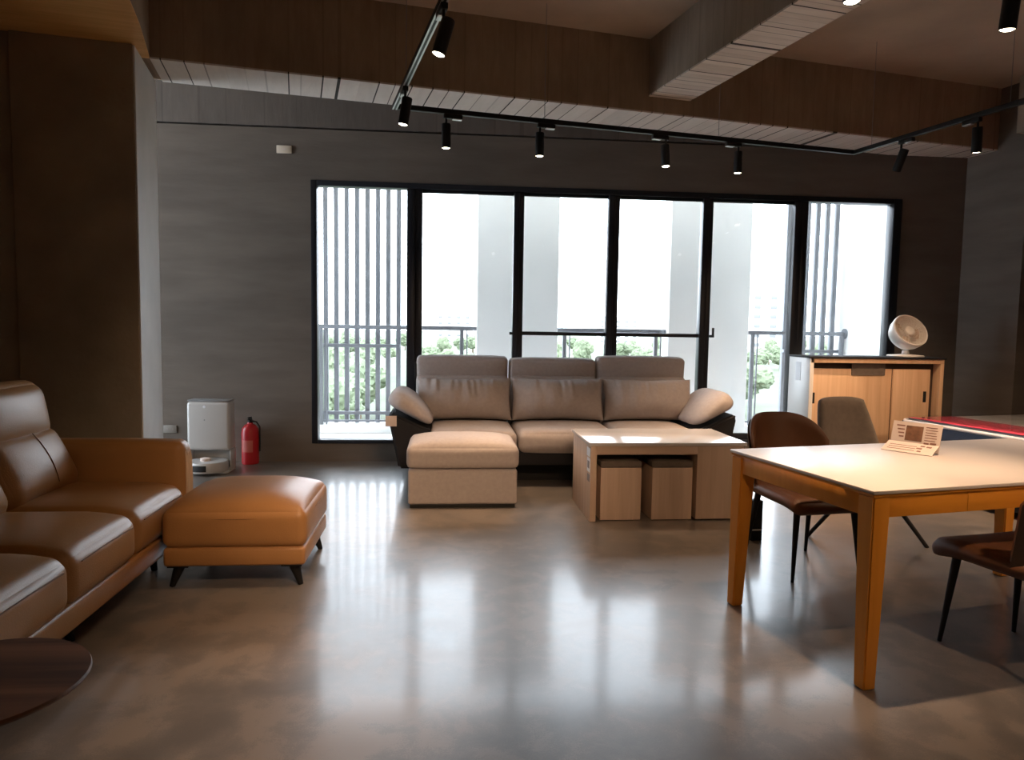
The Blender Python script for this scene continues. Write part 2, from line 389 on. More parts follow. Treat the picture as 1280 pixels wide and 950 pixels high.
# window: six panels in a black aluminium frame
win = bpy.data.objects.new('window_1', None); COL.objects.link(win); win['kind'] = 'structure'
fy0, fy1 = WY - .012, WY + .11
f = bmesh.new()
box(f, WX0, WX0 + .055, fy0, fy1, WZ0, WZ1, .004); box(f, WX1 - .085, WX1, fy0, fy1, WZ0, WZ1, .004)
box(f, WX0 + .055, WX1 - .085, fy0, fy1, WZ1 - .05, WZ1, .004); box(f, WX0 + .055, WX1 - .085, fy0, fy1, WZ0, WZ0 + .035, .004)
obj('window_frame', f, 'black_alu', win)
mull = [(-.368, -.225), (.642, .741), (1.562, 1.672), (2.498, 2.603), (3.432, 3.571)]
for a, b_ in mull:
    m_ = bmesh.new(); box(m_, a, (a + b_) / 2 + .004, fy0 + .01, fy1 - .02, WZ0 + .035, WZ1 - .05, .004); box(m_, (a + b_) / 2 + .001, b_, fy0 + .022, fy1 - .005, WZ0 + .035, WZ1 - .05, .004)
    obj('mullion', m_, 'black_alu', win)
edges = [WX0 + .055] + [t for ab in mull for t in ab] + [WX1 - .085]
for i in range(6):
    a, b_ = edges[2 * i], edges[2 * i + 1]
    top = WZ1 - .05
    if i in (1, 2, 3, 4):
        s_ = bmesh.new(); box(s_, a, b_, WY + .03, WY + .07, top - .028, top, .003); box(s_, a, b_, WY + .03, WY + .07, WZ0 + .035, WZ0 + .10, .003)
        if i in (2, 3): box(s_, a, b_, WY + .025, WY + .07, 1.232, 1.268, .003)
        obj('sash_rail', s_, 'black_alu', win)
    obj('pane', B(a, b_, WY + .046, WY + .052, WZ0 + .035, top), 'glass', win, smooth=False)
for x, sg in ((.632, -1), (2.612, 1)):
    h_ = bmesh.new(); box(h_, x - .012, x + .012, WY - .04, WY + .02, 1.235, 1.26, .004); box(h_, x - .022 if sg < 0 else x, x if sg < 0 else x + .022, WY - .045, WY - .03, 1.235, 1.33 if sg > 0 else 1.262, .004)
    obj('handle', h_, 'black_alu', win)

# ------------------------------------------------------------------ balcony and the building outside
struct('balcony_floor', B(-6, 9.5, WY + .2, 8.95, -.3, .05), 'ext_white', smooth=False)
struct('balcony_curb', B(-6, 9.5, 8.42, 8.7, .05, .15, bev=.01), 'ext_white')
struct('wall_back_outside', (lambda b: (box(b, -6, WX0, WY + .2, WY + .215, .05, 3.0), box(b, WX1, 9.5, WY + .2, WY + .215, .05, 3.0), box(b, WX0, WX1, WY + .2, WY + .215, WZ1, 3.0), b)[-1])(bmesh.new()), 'ext_white', smooth=False)
struct('balcony_ceiling', B(-6, 9.5, WY + .2, 7.9, 3.0, 3.2), 'ext_white', smooth=False)
for nm, a, b_ in (('exterior_pillar', .36, 1.30), ('exterior_pillar', 2.62, 3.60)):
    struct(nm, B(a, b_, 8.36, 8.62, .05, 3.0, bev=.008), 'ext_white')
struct('exterior_pillar', B(4.87, 6.4, 8.05, 8.75, .05, 3.0, bev=.008), 'ext_white')
struct('exterior_pillar', B(-3.4, -1.78, 8.1, 8.7, .05, 3.0, bev=.008), 'ext_white')

def railing(label, x0, x1, posts, cap=None):
    t = thing('balcony_railing', label, 'railing', ((x0 + x1) / 2, 8.47, .05)); ox = (x0 + x1) / 2
    b_ = bmesh.new(); box(b_, x0 - ox, x1 - ox, -.025, .025, 1.205, 1.253, .005); obj('top_rail', b_, 'slat', t)
    b_ = bmesh.new(); box(b_, x0 - ox, x1 - ox, -.012, .012, .13, .155, .004); obj('bottom_rail', b_, 'slat', t)
    for p in posts:
        b_ = bmesh.new(); box(b_, p - ox - .022, p - ox + .022, -.02, .02, .0, 1.215, .004); box(b_, p - ox + .055, p - ox + .068, -.012, .012, .0, 1.215, .003)
        obj('post', b_, 'slat', t)
    if cap is not None:
        obj('end_bracket', LA([(.03, 0), (.062, .004), (.062, .03), (.03, .034)], mtx=Matrix.Translation((cap - ox, 0, 1.232)) @ Matrix.Rotation(PI / 2, 4, 'Y')), 'slat', t)
railing('grey balcony railing in front of the slats outside the leftmost window pane', -1.78, .36, (-1.42, .19))
railing('grey balcony railing spanning between the two white pillars', 1.30, 2.62, (1.40, 2.50))
railing('grey balcony railing outside the right window panes, capped at the wide white pillar', 3.60, 4.87, (3.70, 4.83), cap=4.85)

def slat_screen(label, xs, r0, r1, rails):
    ox = sum(xs) / len(xs)
    t = thing('slat_screen', label, 'slat screen', (ox, 8.66, .05))
    b_ = bmesh.new()
    for x in xs: box(b_, x - ox - .026, x - ox + .026, -.03, .03, .1, 2.95, .004)
    obj('slat_panel', b_, 'slat', t)
    for z in rails:
        obj('cross_rail', B(r0 - ox, r1 - ox, -.09, -.045, z - .02, z + .02, bev=.004), 'slat', t)
slat_screen('grey vertical slat screen outside the leftmost window pane', [-1.512 + .12 * i for i in range(11)], -1.56, -.53, (1.01, .22))
slat_screen('grey vertical slat screen seen behind the rightmost window pane', [4.185 + .1228 * i for i in range(7)], 4.15, 4.86, (1.01, .22))

# country below and far away
gb = bmesh.new()
gw = 60
gv = {}
for i in range(gw + 1):
    for j in range(gw + 1):
        x = -900 + 2100 * i / gw; y = 20 + 1480 * (j / gw) ** 1.6
        gv[i, j] = gb.verts.new((x, y, -14 + 1.2 * noise.noise(Vector((x * .02, y * .02, 0)))))
for i in range(gw):
    for j in range(gw): gb.faces.new((gv[i, j], gv[i + 1, j], gv[i + 1, j + 1], gv[i, j + 1]))
struct('ground_outside', gb, 'grass')

def blob_mesh(seed, rx, rz, nblob, sub=2):
    rnd = random.Random(seed); bm = bmesh.new()
    for k in range(nblob):
        a = rnd.uniform(0, 2 * PI); q = rnd.uniform(0, .62) * rx if k else 0
        c = Vector((q * math.cos(a), q * math.sin(a), rz * rnd.uniform(-.35, .55) if k else 0)); rr = rx * rnd.uniform(.38, .62)
        res = bmesh.ops.create_icosphere(bm, subdivisions=sub + 2, radius=rr)
        for v in res['verts']:
            dsp = 1 + .28 * noise.noise(v.co * (2.2 / rr) + Vector((seed, k, 0))) + .17 * noise.noise(v.co * (6.5 / rr) + Vector((k, seed, 3))) + .13 * noise.noise(v.co * (15 / rr) + Vector((seed, 5, k)))
            v.co = Vector((v.co.x * dsp, v.co.y * dsp, v.co.z * dsp * rz / rx * 1.1)) + c
    return bm
protos = []
for i in range(4):
    rx = (3.2, 4.2, 3.6, 5.0)[i]; rz = (2.8, 3.2, 4.2, 3.6)[i]
    t = thing('tree', 'pale green tree far below beyond the balcony', 'tree', (0, 0, 0), 0, 'trees below the balcony')
    cr = obj('crown', blob_mesh(i + 3, rx, rz, 9), ('leaf_a', 'leaf_b', 'leaf_a', 'leaf_b')[i], t); cr.location = (0, 0, 2.2 + rz * .95)
    tr = obj('trunk', T([(0, 0, -.6), (.05, .05, 1.5), (.1, 0, 2.2 + rz * .7)], [.3, .24, .16], seg=8), 'bark', t)
    protos.append([t, False])
rt = random.Random(11)
spots = []
for lo, hi, cnt in ((-.185, -.05, 16), (-.035, .055, 12), (.14, .325, 18), (.40, .56, 16)):
    for k in range(cnt):
        for q in range(40):
            dist = 80 + 330 * rt.random() ** 1.3; s_ = lo + (hi - lo) * rt.random()
            p = (dist * s_, dist)
            if all((p[0] - o[0]) ** 2 + (p[1] - o[1]) ** 2 > 200 for o in spots): spots.append(p); break
for k, (x, y) in enumerate(spots):
    pr = protos[k % 4]; z = -14 + 1.2 * noise.noise(Vector((x * .02, y * .02, 0)))
    if not pr[1]: pr[0].location = (x, y, z); pr[0].rotation_euler = (0, 0, rt.uniform(0, 6)); pr[1] = True
    else: dup(pr[0], (x, y, z), rt.uniform(0, 6))

def tower(label, x, y, w, dpt, h, cols, rows, rz):
    t = thing('apartment_block', label, 'building', (x, y, -14), rz)
    obj('walls', B(-w / 2, w / 2, 0, dpt, -1.2, h), 'far_wall', t, smooth=False)
    obj('roof', B(-w / 2 - .3, w / 2 + .3, -.3, dpt + .3, h, h + .8), 'far_wall', t, smooth=False)
    for i in range(cols):
        for j in range(rows):
            cx = -w / 2 + w * (i + .5) / cols; cz = h * (j + .7) / (rows + .6)
            b_ = bmesh.new(); box(b_, cx - w / cols * .2, cx + w / cols * .2, -.12, .3, cz - .9, cz + .9, .05)
            obj('window', b_, 'far_win', t)
tower('pale apartment block far outside, right of the white pillar in the fifth pane', 150, 330, 15, 12, 34, 2, 7, R(-8))
tower('low pale block on the skyline in the second window pane', 6, 520, 26, 14, 24, 4, 5, R(4))
tower('wide low block on the skyline between the white pillars', 145, 600, 34, 14, 23, 5, 5, R(-6))

# ------------------------------------------------------------------ lighting tracks and spotlights
TZ = 2.80
track = thing('lighting_track', 'black U-shaped ceiling track hung on thin wires', 'lighting track', G(.66, 5.14, TZ), TH)
def rail(d0, d1, n0, n1):
    o0 = G(.66, 5.14)
    bm = bmesh.new(); box(bm, d0 - .66, d1 - .66, n0 - 5.14, n1 - 5.14, 0, .034, .003)
    ro = obj('rail', bm, 'black_metal', track)
    if d0 > 1 or abs(d1 - d0) > abs(n1 - n0): return
    s_ = bmesh.new()
    if abs(d1 - d0) > abs(n1 - n0):
        nm = (n0 + n1) / 2 - 5.14
        box(s_, d0 - .62, d1 - .70, nm - .012, nm - .007, -.0015, .001); box(s_, d0 - .62, d1 - .70, nm + .007, nm + .012, -.0015, .001)
    else:
        dm = (d0 + d1) / 2 - .66
        box(s_, dm - .0165, dm - .007, n0 - 5.14 + .03, n1 - 5.14 - .002, -.0015, .001); box(s_, dm + .007, dm + .0165, n0 - 5.14 + .03, n1 - 5.14 - .002, -.0015, .001)
    tag(obj('conductor', s_, 'strip', ro), 'bright metal conductor strips')
rail(.643, .677, 2.2, 5.157)
rail(.677, 4.483, 5.123, 5.157)
rail(4.483, 4.517, 2.2, 5.157)
rail(.677, 4.483, 2.343, 2.377)
rail(-3.6, 4.9, -1.42, -1.386)  # unseen rail added behind the viewer for the ambient fill spots
rail(-.3, 4.5, .583, .617)  # unseen rail added over the viewer for the front fill spots
for d_, n_ in ((.66, 4.6), (.66, 3.2), (1.75, 5.14), (3.2, 5.14), (4.5, 4.95), (4.5, 3.75), (2.3, 2.36), (3.6, 2.36), (1.5, .60), (3.6, .60), (-3.2, -1.403), (-.2, -1.403), (2.2, -1.403), (4.6, -1.403)):  # the last wires belong to the two added rails
    obj('wire', T([(d_ - .66, n_ - 5.14, .034), (d_ - .66, n_ - 5.14, (CE if not (2.76 < d_ < 3.135) else 3.2) - TZ)], .0022, seg=6), 'grey_plastic', track)

WARM = (1.0, .655, .40)
def spot_proto():
    t = thing('track_spotlight', '', 'spotlight', (0, 0, 0), 0, 'track spotlights')
    a = bmesh.new(); box(a, -.02, .115, -.017, .017, -.030, -.001, .003); obj('adapter', a, 'black_metal', t)
    e_ = bmesh.new(); box(e_, .045, .112, -.0172, .0172, -.036, -.030, .001); tag(obj('adapter_clip', e_, 'strip', t), 'light grey clip')
    obj('stem', T([(0, 0, -.02), (0, 0, -.075)], .008, seg=10), 'black_metal', t)
    h = obj('lamp_head', LA([(.010, .085), (.030, .083), (.0325, .079), (.0325, -.083), (.030, -.086), (.0285, -.084), (.0285, -.072), (.02, -.0715)], seg=28), 'black_metal', t)
    h.location = (0, 0, -.15)
    l = obj('lens', LA([(.001, -.0706), (.0283, -.0706), (.0283, -.0815), (.02, -.0865), (.001, -.0885)], seg=24), 'lens', h)
    return t
sp0 = spot_proto(); used = [False]
def spotlight(d_, n_, yaw, label, power=1.0, tilt=(0, 0), size=68, blend=1.0, col=WARM):
    loc = G(d_, n_, TZ)
    if not used[0]:
        t = sp0; used[0] = True; t.location = loc; t.rotation_euler = (0, 0, TH + yaw); t['label'] = label
    else: t = dup(sp0, loc, TH + yaw, label)
    head = [c for c in t.children if c.name.startswith('lamp_head')][0]
    head.rotation_euler = (tilt[0], tilt[1], 0)
    L = bpy.data.lights.new('spot_lamp', 'SPOT'); L.energy = 50 * power; L.color = col; L.spot_size = R(size); L.spot_blend = blend; L.shadow_soft_size = .022
    lo = bpy.data.objects.new('spot_lamp', L); COL.objects.link(lo); lo.parent = head; lo.location = (0, 0, -.115)
    return t
spotlight(.66, 3.406, PI / 2, 'large nearby black spotlight at the top of the left track', 2.3, (.28, 0), 36)
spotlight(.66, 4.64, PI / 2, 'black spotlight at the front end of the left track rail, by the corner', 1.6, (.16, 0), 44)
spotlight(1.02, 5.14, 0, 'lit black spotlight, first on the front rail from the left corner', 1.6)
spotlight(1.716, 5.14, 0, 'lit black spotlight, second on the front rail from the left corner', 1.6)
spotlight(2.74, 5.14, PI, 'brightest lit spotlight hanging on the front rail below the cross beam', 1.8, (.13, 0))
spotlight(3.385, 5.14, PI, 'lit black spotlight, last on the front rail before the right corner', 1.6)
spotlight(4.5, 4.64, -PI / 2, 'unlit looking black spotlight on the right rail nearest its corner', .5, (0, .45), 100)
spotlight(4.5, 3.98, PI / 2, 'lit black spotlight further along the right rail, left of the wire', 3.4, (-.12, -.1), 120)
spotlight(2.80, 2.36, 0, 'big close black spotlight cut by the top right edge', .8, (.1, 0), 80)
spotlight(2.02, 2.36, 0, 'black spotlight on the near rail above the dining table end', 2.2, (0, 0), 90)
spotlight(.66, 2.5, PI / 2, 'black spotlight on the left rail nearest the viewer', 2.4, (.27, 0), 40)
spotlight(4.5, 2.9, PI / 2, 'black spotlight on the right rail nearest the viewer', 1.8, (0, 0), 90)

for k, d_ in enumerate((-3.3, -1.9, 1.3, 4.5)):  # unseen spots added to raise the warm ambient light
    spotlight(d_, -1.403, 0, 'added fill spotlight on an unseen track behind the viewer, aimed at the back of the room', 1.6, (R(-28), 0), 105)
for k, d_ in enumerate((.5, 1.0, 4.3)):  # unseen spots added to light the faces turned to the viewer
    spotlight(d_, .60, 0, 'added fill spotlight on an unseen short track over the viewer, aimed at the windows', (3.0, 2.6, 4.0)[k], (R(57), 0), 56, 1.0)
spotlight(2.5, .60, 0, 'added fill spotlight on an unseen short track over the viewer, aimed at the dining table', .05, (R(38), 0), 60, 1.0)  # weak unseen spot added to lift the dining table front
# ------------------------------------------------------------------ brown leather corner sofa, left
sofa = thing('leather_sofa', 'long caramel brown leather sofa with high headrests by the concrete column', 'sofa', (-1.9, 2.8, 0))
SX, SY = -1.9, 2.8
def ls(x, y, z): return (x - SX, y - SY, z)
bm = bmesh.new(); box(bm, -2.42 - SX, -1.415 - SX, 1.58 - SY, 4.03 - SY, .125, .235, .02, 3); obj('base', bm, 'leather', sofa)
ys = [4.03, 3.41, 2.81, 2.21, 1.6]
for i in range(4):
    y1, y0 = ys[i] - .003, ys[i + 1] + .003; yc = (y0 + y1) / 2; w = y1 - y0
    fx = (-1.405, -1.40, -1.395, -1.39)[i]
    def drop(q, u, v, w_):
        if u > .55: q.z -= .02 * (u - .55) / .45 * (1 if w_ > 0 else 0)
        return q
    obj('seat_cushion', CU(ls((fx - 2.12) / 2, yc, .342), (2.12 + fx, w, .225), .055, (.012, .0, .022), n=9, fn=drop), 'leather', sofa)
    sm = obj('seam', T([(fx - SX + .0055, y0 - SY + .07 + (w - .14) * k / 8, .392 + .004 * math.sin(PI * k / 8)) for k in range(9)], .0028, seg=6), 'leather_seam', sofa)
    mt = Matrix.Translation(ls(-2.085, yc, .575)) @ Matrix.Rotation(R(-26), 4, 'Y')
    obj('backrest', CU((0, 0, 0), (.23, w - .006, .36), .075, (.035, 0, .01), n=8, mtx=mt), 'leather', sofa)
    obj('back_seam', T([mt @ Vector((.1165 + .035 * (1 - ((-.13 + .27 * k / 8) / .18) ** 2) * (1 - (.03 / (w / 2)) ** 2), .03, -.13 + .27 * k / 8)) for k in range(9)], .0022, seg=6), 'leather_seam', sofa)
    mt = Matrix.Translation(ls(-2.17, yc, .835)) @ Matrix.Rotation(R(-10), 4, 'Y')
    obj('headrest', CU((0, 0, 0), (.20, w - .012, .325), .085, (.03, .004, .012), n=8, mtx=mt), 'leather', sofa)
    bb = bmesh.new(); box(bb, -2.43 - SX, -2.2 - SX, y0 - SY + .01, y1 - SY - .01, .2, .86, .05, 3); obj('back_panel', bb, 'leather', sofa)
def armfn(q, u, v, w_): return q
obj('armrest', CU(ls(-1.925, 4.1, .40), (1.03, .14, .54), .05, (.0, .008, .008), n=7), 'leather', sofa)
for yy in (4.07, 4.1, 4.135):
    obj('piping', T([ls(-1.412, yy - .012, .16), ls(-1.406, yy - .006, .3), ls(-1.405, yy, .45), ls(-1.41, yy + .003, .58), ls(-1.425, yy + .003, .635)], .0085, seg=8), 'leather_pipe', sofa)
for x, y in ((-1.55, 3.05), (-1.55, 3.92), (-1.55, 1.75), (-2.33, 3.95), (-2.33, 2.8), (-2.33, 1.75)):
    obj('leg', T([ls(x, y, .125), ls(x + (.02 if x > -2 else -.02), y, .0)], [.028, .016], seg=12), 'black_metal', sofa)

# ottoman of the same leather
ot = thing('leather_ottoman', 'square caramel leather ottoman on short black legs beside the leather sofa', 'ottoman', (-1.035, 3.96, 0))
obj('base', B(-.343, .343, -.334, .334, .11, .206, bev=.018, seg=3), 'leather', ot)
obj('seat_cushion', CU((0, 0, .298), (.70, .68, .195), .045, (.006, .006, .07), n=10, low=False), 'leather', ot)
obj('seam', T([(-.31 + .62 * k / 10, -.344 + .0015 * abs(k - 5), .352) for k in range(11)], .0022, seg=6), 'leather_seam', ot)
obj('seam', T([(.354 - .0015 * abs(k - 5), -.30 + .60 * k / 10, .352) for k in range(11)], .0022, seg=6), 'leather_seam', ot)
for x, y in ((1, -1), (-1, -1), (1, 1), (-1, 1)):
    b_ = bmesh.new(); tube(b_, [(x * .275, y * .275, .118), (x * .315, y * .29, .0)], [.030, .013], seg=12); box(b_, x * .275 - .05, x * .275 + .05, y * .275 - .05, y * .275 + .05, .105, .118)
    obj('leg', b_, 'black_metal', ot)

# round side table bottom left
rt_ = thing('round_side_table', 'dark walnut round side table in front of the leather sofa', 'side table', (-1.063, 1.69, 0))
obj('table_top', LA([(.05, .478), (.205, .478), (.232, .490), (.237, .497), (.234, .503), (.05, .505)], seg=64), 'walnut', rt_)
obj('pedestal', T([(0, 0, .012), (0, 0, .478)], .022, seg=16), 'black_metal', rt_)
obj('base_plate', LA([(.02, 0), (.17, 0), (.175, .006), (.17, .012), (.02, .014)], seg=48), 'black_metal', rt_)

# ------------------------------------------------------------------ grey sofa in front of the windows
gx, gy = 1.0, 6.3
gs = thing('fabric_sofa', 'three-seat taupe fabric sofa with black body in front of the windows', 'sofa', (gx, gy, 0))
def lg(x, y, z): return (x - gx, y - gy, z)
bm = bmesh.new(); box(bm, -.10 - gx, 2.10 - gx, 5.84 - gy, 6.86 - gy, .18, .31, .015); obj('base', bm, 'fabric_dark', gs)
bm = bmesh.new(); box(bm, -.10 - gx, 2.10 - gx, 6.1 - gy, 6.8 - gy, 0.0, .18, .005); obj('plinth', bm, 'black_matte', gs)
for x, y in ((-.25, 5.95), (2.25, 5.95), (-.25, 6.75), (2.25, 6.75)):
    obj('leg', T([lg(x, y, 0), lg(x, y, .17)], [.02, .03], seg=12), 'black_metal', gs)
xs = [-.13, .595, 1.42, 2.12]
for i in range(3):
    x0, x1 = xs[i] + .004, xs[i + 1] - .004; xc = (x0 + x1) / 2; w = x1 - x0
    obj('seat_cushion', CU(lg(xc, 6.17, .375), (w, .76, .165), .05, (.0, .015, .028), n=10), 'fabric', gs)
bxs = [(-.262, .580), (.592, 1.408), (1.415, 2.262)]
for i, (x0, x1) in enumerate(bxs):
    xc = (x0 + x1) / 2; w = x1 - x0; zt = (1.02, 1.005, 1.03)[i]
    obj('backrest', CU(lg(xc, 6.72, .60), (w, .22, .52), .04, (0, .02, .0), n=8), 'fabric', gs)
    mt = Matrix.Translation(lg(xc, 6.74, zt - .12)) @ Matrix.Rotation(R(6), 4, 'X')
    obj('headrest', CU((0, 0, 0), (w, .15, .26), .035, (.0, .015, .012), n=8, mtx=mt), 'fabric', gs)
obj('headrest_bracket', B(-.275 - gx, -.262 - gx, 6.68 - gy, 6.77 - gy, .80, .97, bev=.004), 'black_metal', gs)
# arms: flared black bodies with a sloping pad on each
for sg, xo in ((-1, -.10), (1, 2.10)):
    prof = [(0, .15), (.27 * 1, .15), (.355, .57), (.34, .61), (.0, .46)]
    b_ = bmesh.new()
    lo = [b_.verts.new((xo + sg * px - gx, 5.86 - gy, pz)) for px, pz in prof]; hi = [b_.verts.new((xo + sg * px - gx, 6.84 - gy, pz)) for px, pz in prof]
    for k in range(5): b_.faces.new((lo[k], lo[(k + 1) % 5], hi[(k + 1) % 5], hi[k]))
    b_.faces.new(lo); b_.faces.new(list(reversed(hi)))
    bmesh.ops.recalc_face_normals(b_, faces=b_.faces)
    bmesh.ops.bevel(b_, geom=list(b_.edges), offset=.02, segments=3, affect='EDGES', clamp_overlap=True)
    obj('armrest', b_, 'fabric_dark', gs)
    # pad: soft wedge, crest towards the outside, sloping down to the seat
    pr_ = [(-.01, .525), (.03, .60), (.10, .68), (.18, .745), (.25, .785), (.31, .785), (.355, .745), (.375, .695), (.355, .655), (.30, .625), (.22, .585), (.12, .53), (.04, .490), (.005, .495)]
    cx_ = sum(p[0] for p in pr_) / len(pr_); cz_ = sum(p[1] for p in pr_) / len(pr_)
    b_ = bmesh.new(); rings = []; ns_ = 22
    for k in range(ns_ + 1):
        v = -1 + 2 * k / ns_; sc = max(.45, (1 - abs(v) ** 5) ** .45); yy = 6.215 + .375 * v
        ring = []
        for q_, (px, pz) in enumerate(pr_):
            wv = 1 + .035 * noise.noise(Vector((q_ * .8, v * 4, sg * 3))) * (1 - v * v)
            ring.append(b_.verts.new((xo + sg * (cx_ + (px - cx_) * sc * wv) - gx, yy - gy, cz_ + (pz - cz_) * sc * wv)))
        rings.append(ring)
    npt = len(pr_)
    for r0, r1 in zip(rings, rings[1:]):
        for k in range(npt): b_.faces.new((r0[k], r0[(k + 1) % npt], r1[(k + 1) % npt], r1[k]))
    b_.faces.new(rings[0]); b_.faces.new(rings[-1])
    po_ = obj('arm_pad', b_, 'fabric', gs, ang=80)
    sd_ = po_.modifiers.new('smooth', 'SUBSURF'); sd_.levels = sd_.render_levels = 2
tg = obj('price_tag', B(-.475 - gx, -.385 - gx, 5.842 - gy, 5.848 - gy, .50, .585, bev=.001), 'paper', gs); tag(tg, 'small pinkish card tag')

# loose lumbar pillows
def pillow_mesh(seed, w, h, th):
    bm = bmesh.new(); nx, nz = 64, 22; rnd = random.Random(seed); vs = {}
    cre = [(rnd.uniform(-.5, -.2), .6), (rnd.uniform(-.08, .1), 1.0), (rnd.uniform(.2, .5), .5)]
    for s_ in (-1, 1):
        for i in range(nx + 1):
            for j in range(nz + 1):
                u, v = -1 + 2 * i / nx, -1 + 2 * j / nz
                edge = (i in (0, nx)) or (j in (0, nz))
                if edge and (i, j) in vs: vs[s_, i, j] = vs[(i, j)]; continue
                t = th / 2 * (max(0, 1 - abs(u) ** 2.6) ** .6) * (max(0, 1 - abs(v) ** 2.2) ** .6)
                pin = 1 - .075 * (1 - abs(u)) ** .7 * abs(v) ** 2; pin2 = 1 - .03 * (1 - abs(v)) * abs(u) ** 2
                x = u * w / 2 * pin2; z = v * h / 2 * pin
                cr = .010 * noise.noise(Vector((u * 5 + seed, v * 1.6, s_))) + .026 * max(0, v) * noise.noise(Vector((u * 9 + seed * 3, 1, s_)))
                dp = sum(g * math.exp(-((u - uc - .05 * (1 - v) * (1 if uc > 0 else -1)) / .030) ** 2) for uc, g in cre) * .020 * max(0, (v + .1) / 1.1) ** .8 * (1 - v ** 8)
                y = s_ * max(0, t + (cr - dp if t > .01 else 0))
                vv = bm.verts.new((x, y, z)); vs[s_, i, j] = vv
                if edge: vs[(i, j)] = vv
    for s_ in (-1, 1):
        for i in range(nx):
            for j in range(nz):
                q = [vs[s_, i, j], vs[s_, i + 1, j], vs[s_, i + 1, j + 1], vs[s_, i, j + 1]]
                bm.faces.new(q if s_ < 0 else q[::-1])
    return bm
for i, (x0, x1, lab) in enumerate(((-.245, .592, 'left'), (.592, 1.425, 'middle'), (1.428, 2.25, 'right'))):
    p = obj('lumbar_pillow', pillow_mesh(i + 2, x1 - x0 - .006, .385, .27), 'fabric', ang=80)
    p.location = ((x0 + x1) / 2, 6.425, .668); p.rotation_euler = (R(-17), 0, R((1, 0, -1.0)[i]))
    tag(p, ('plump taupe pillow on the sofa seat behind the large footstool', 'taupe pillow in the middle of the fabric sofa, between the other two', 'plump taupe pillow on the fabric sofa beside its right arm')[i], 'pillow', 'pillows along the fabric sofa')

# big footstool pushed to the sofa
st = thing('fabric_footstool', 'large taupe storage footstool in front of the fabric sofa, left side', 'footstool', (.135, 5.465, 0))
obj('body', CU((0, 0, .152), (.79, .58, .255), .02, (.0, .004, 0), n=6), 'fabric', st)
obj('seat_cushion', CU((0, 0, .365), (.815, .595, .165), .045, (.0, .004, .050), n=10, low=False), 'fabric', st)
bm = bmesh.new(); box(bm, -.38, .38, -.28, .28, 0, .028, .002); obj('plinth', bm, 'black_matte', st)

# ------------------------------------------------------------------ coffee table with two stools
ct = thing('coffee_table', 'light oak coffee table with glossy white top, two stools tucked inside', 'coffee table', (1.52, 5.10, 0), R(.3))
hw, hd = .535, .325
obj('table_top', B(-.55, .555, -.337, .337, .522, .545, bev=.003), 'gloss_white', ct)
obj('side_panel', B(-hw, -hw + .042, -hd, hd, .0, .522, bev=.002), 'oak', ct)
obj('apron', B(-hw + .042, .208, -hd, -hd + .03, .462, .522, bev=.001), 'oak_h', ct)
obj('cabinet', B(.208, hw, -hd, hd, .012, .522, bev=.002), 'oak', ct)
obj('back_panel', B(-hw + .042, .208, hd - .025, hd, .0, .522, bev=.001), 'fabric_dark', ct)
for sx in (.24, .50):
    for sy in (-.29, .29): obj('foot', LA([(.012, 0), (.016, .002), (.016, .012), (.012, .0125)], seg=12, c=(sx, sy, 0)), 'grey_plastic', ct)
l_ = bmesh.new(); box(l_, -hw - .003, -hw - .0005, -.305, -.20, .44, .50); box(l_, -hw - .003, -hw - .0005, -.31, -.215, .335, .43); tag(obj('label', l_, 'paper_white', ct), 'white paper labels')
l_ = bmesh.new(); box(l_, -hw - .003, -hw - .0005, -.305, -.225, .27, .32); box(l_, -hw - .0036, -hw - .003, -.295, -.23, .36, .41); tag(obj('label_print', l_, 'ink_grey', ct), 'grey printed label')
def stool(x, lab):
    t = thing('stool', lab, 'stool', (1.52 + x, 5.045, 0), R(.3), 'stools inside the coffee table')
    s_ = bmesh.new(); box(s_, -.142, .142, -.245, -.225, .004, .365, .002); box(s_, -.142, -.122, -.225, .2, .004, .365, .001); box(s_, .122, .142, -.225, .2, .004, .365, .001); box(s_, -.122, .122, .18, .2, .004, .365, .001)
    obj('body', s_, 'oak', t)
    obj('seat', CU((0, -.022, .388), (.29, .45, .045), .012, (0, 0, .008), n=6), 'chair_grey', t)
    return t
stool(-.315, 'light oak box stool inside the coffee table, nearer the label side')
stool(.045, 'light oak box stool inside the coffee table, beside its solid cabinet end')

# ------------------------------------------------------------------ dining table
TR = R(11.4)
dt = thing('dining_table', 'orange beech dining table with pale stone top and tapered legs', 'dining table', (1.542, 2.438, 0), TR)
TLn, TWd = 1.75, .905
top = bmesh.new(); box(top, 0, TLn, 0, TWd, .738, .752, .003, 2); obj('table_top', top, 'ceramic', dt)
ub = bmesh.new(); box(ub, .006, TLn - .006, .006, TWd - .006, .728, .738); obj('top_frame', ub, 'table_wood_h', dt)
def leg4(x, y, sx, sy):
    # square leg with vertical outer faces and tapering inner faces
    b_ = bmesh.new(); w0, w1 = .078, .054
    def ring(w, z): return [b_.verts.new((x + sx * a, y + sy * c, z)) for a, c in ((0, 0), (w, 0), (w, w), (0, w))]
    r0, r1, r2 = ring(w1, 0.0), ring(w0, .645), ring(w0, .728)
    for a, c in ((r0, r1), (r1, r2)):
        for k in range(4): b_.faces.new((a[k], a[(k + 1) % 4], c[(k + 1) % 4], c[k]))
    b_.faces.new(r0); b_.faces.new(r2)
    bmesh.ops.recalc_face_normals(b_, faces=b_.faces)
    bmesh.ops.bevel(b_, geom=list(b_.edges), offset=.005, segments=2, affect='EDGES')
    return b_
for x, y, sx, sy in ((.008, .008, 1, 1), (.008, TWd - .008, 1, -1), (TLn - .008, .008, -1, 1), (TLn - .008, TWd - .008, -1, -1)):
    obj('leg', leg4(x, y, sx, sy), 'table_wood', dt)
jx = .455
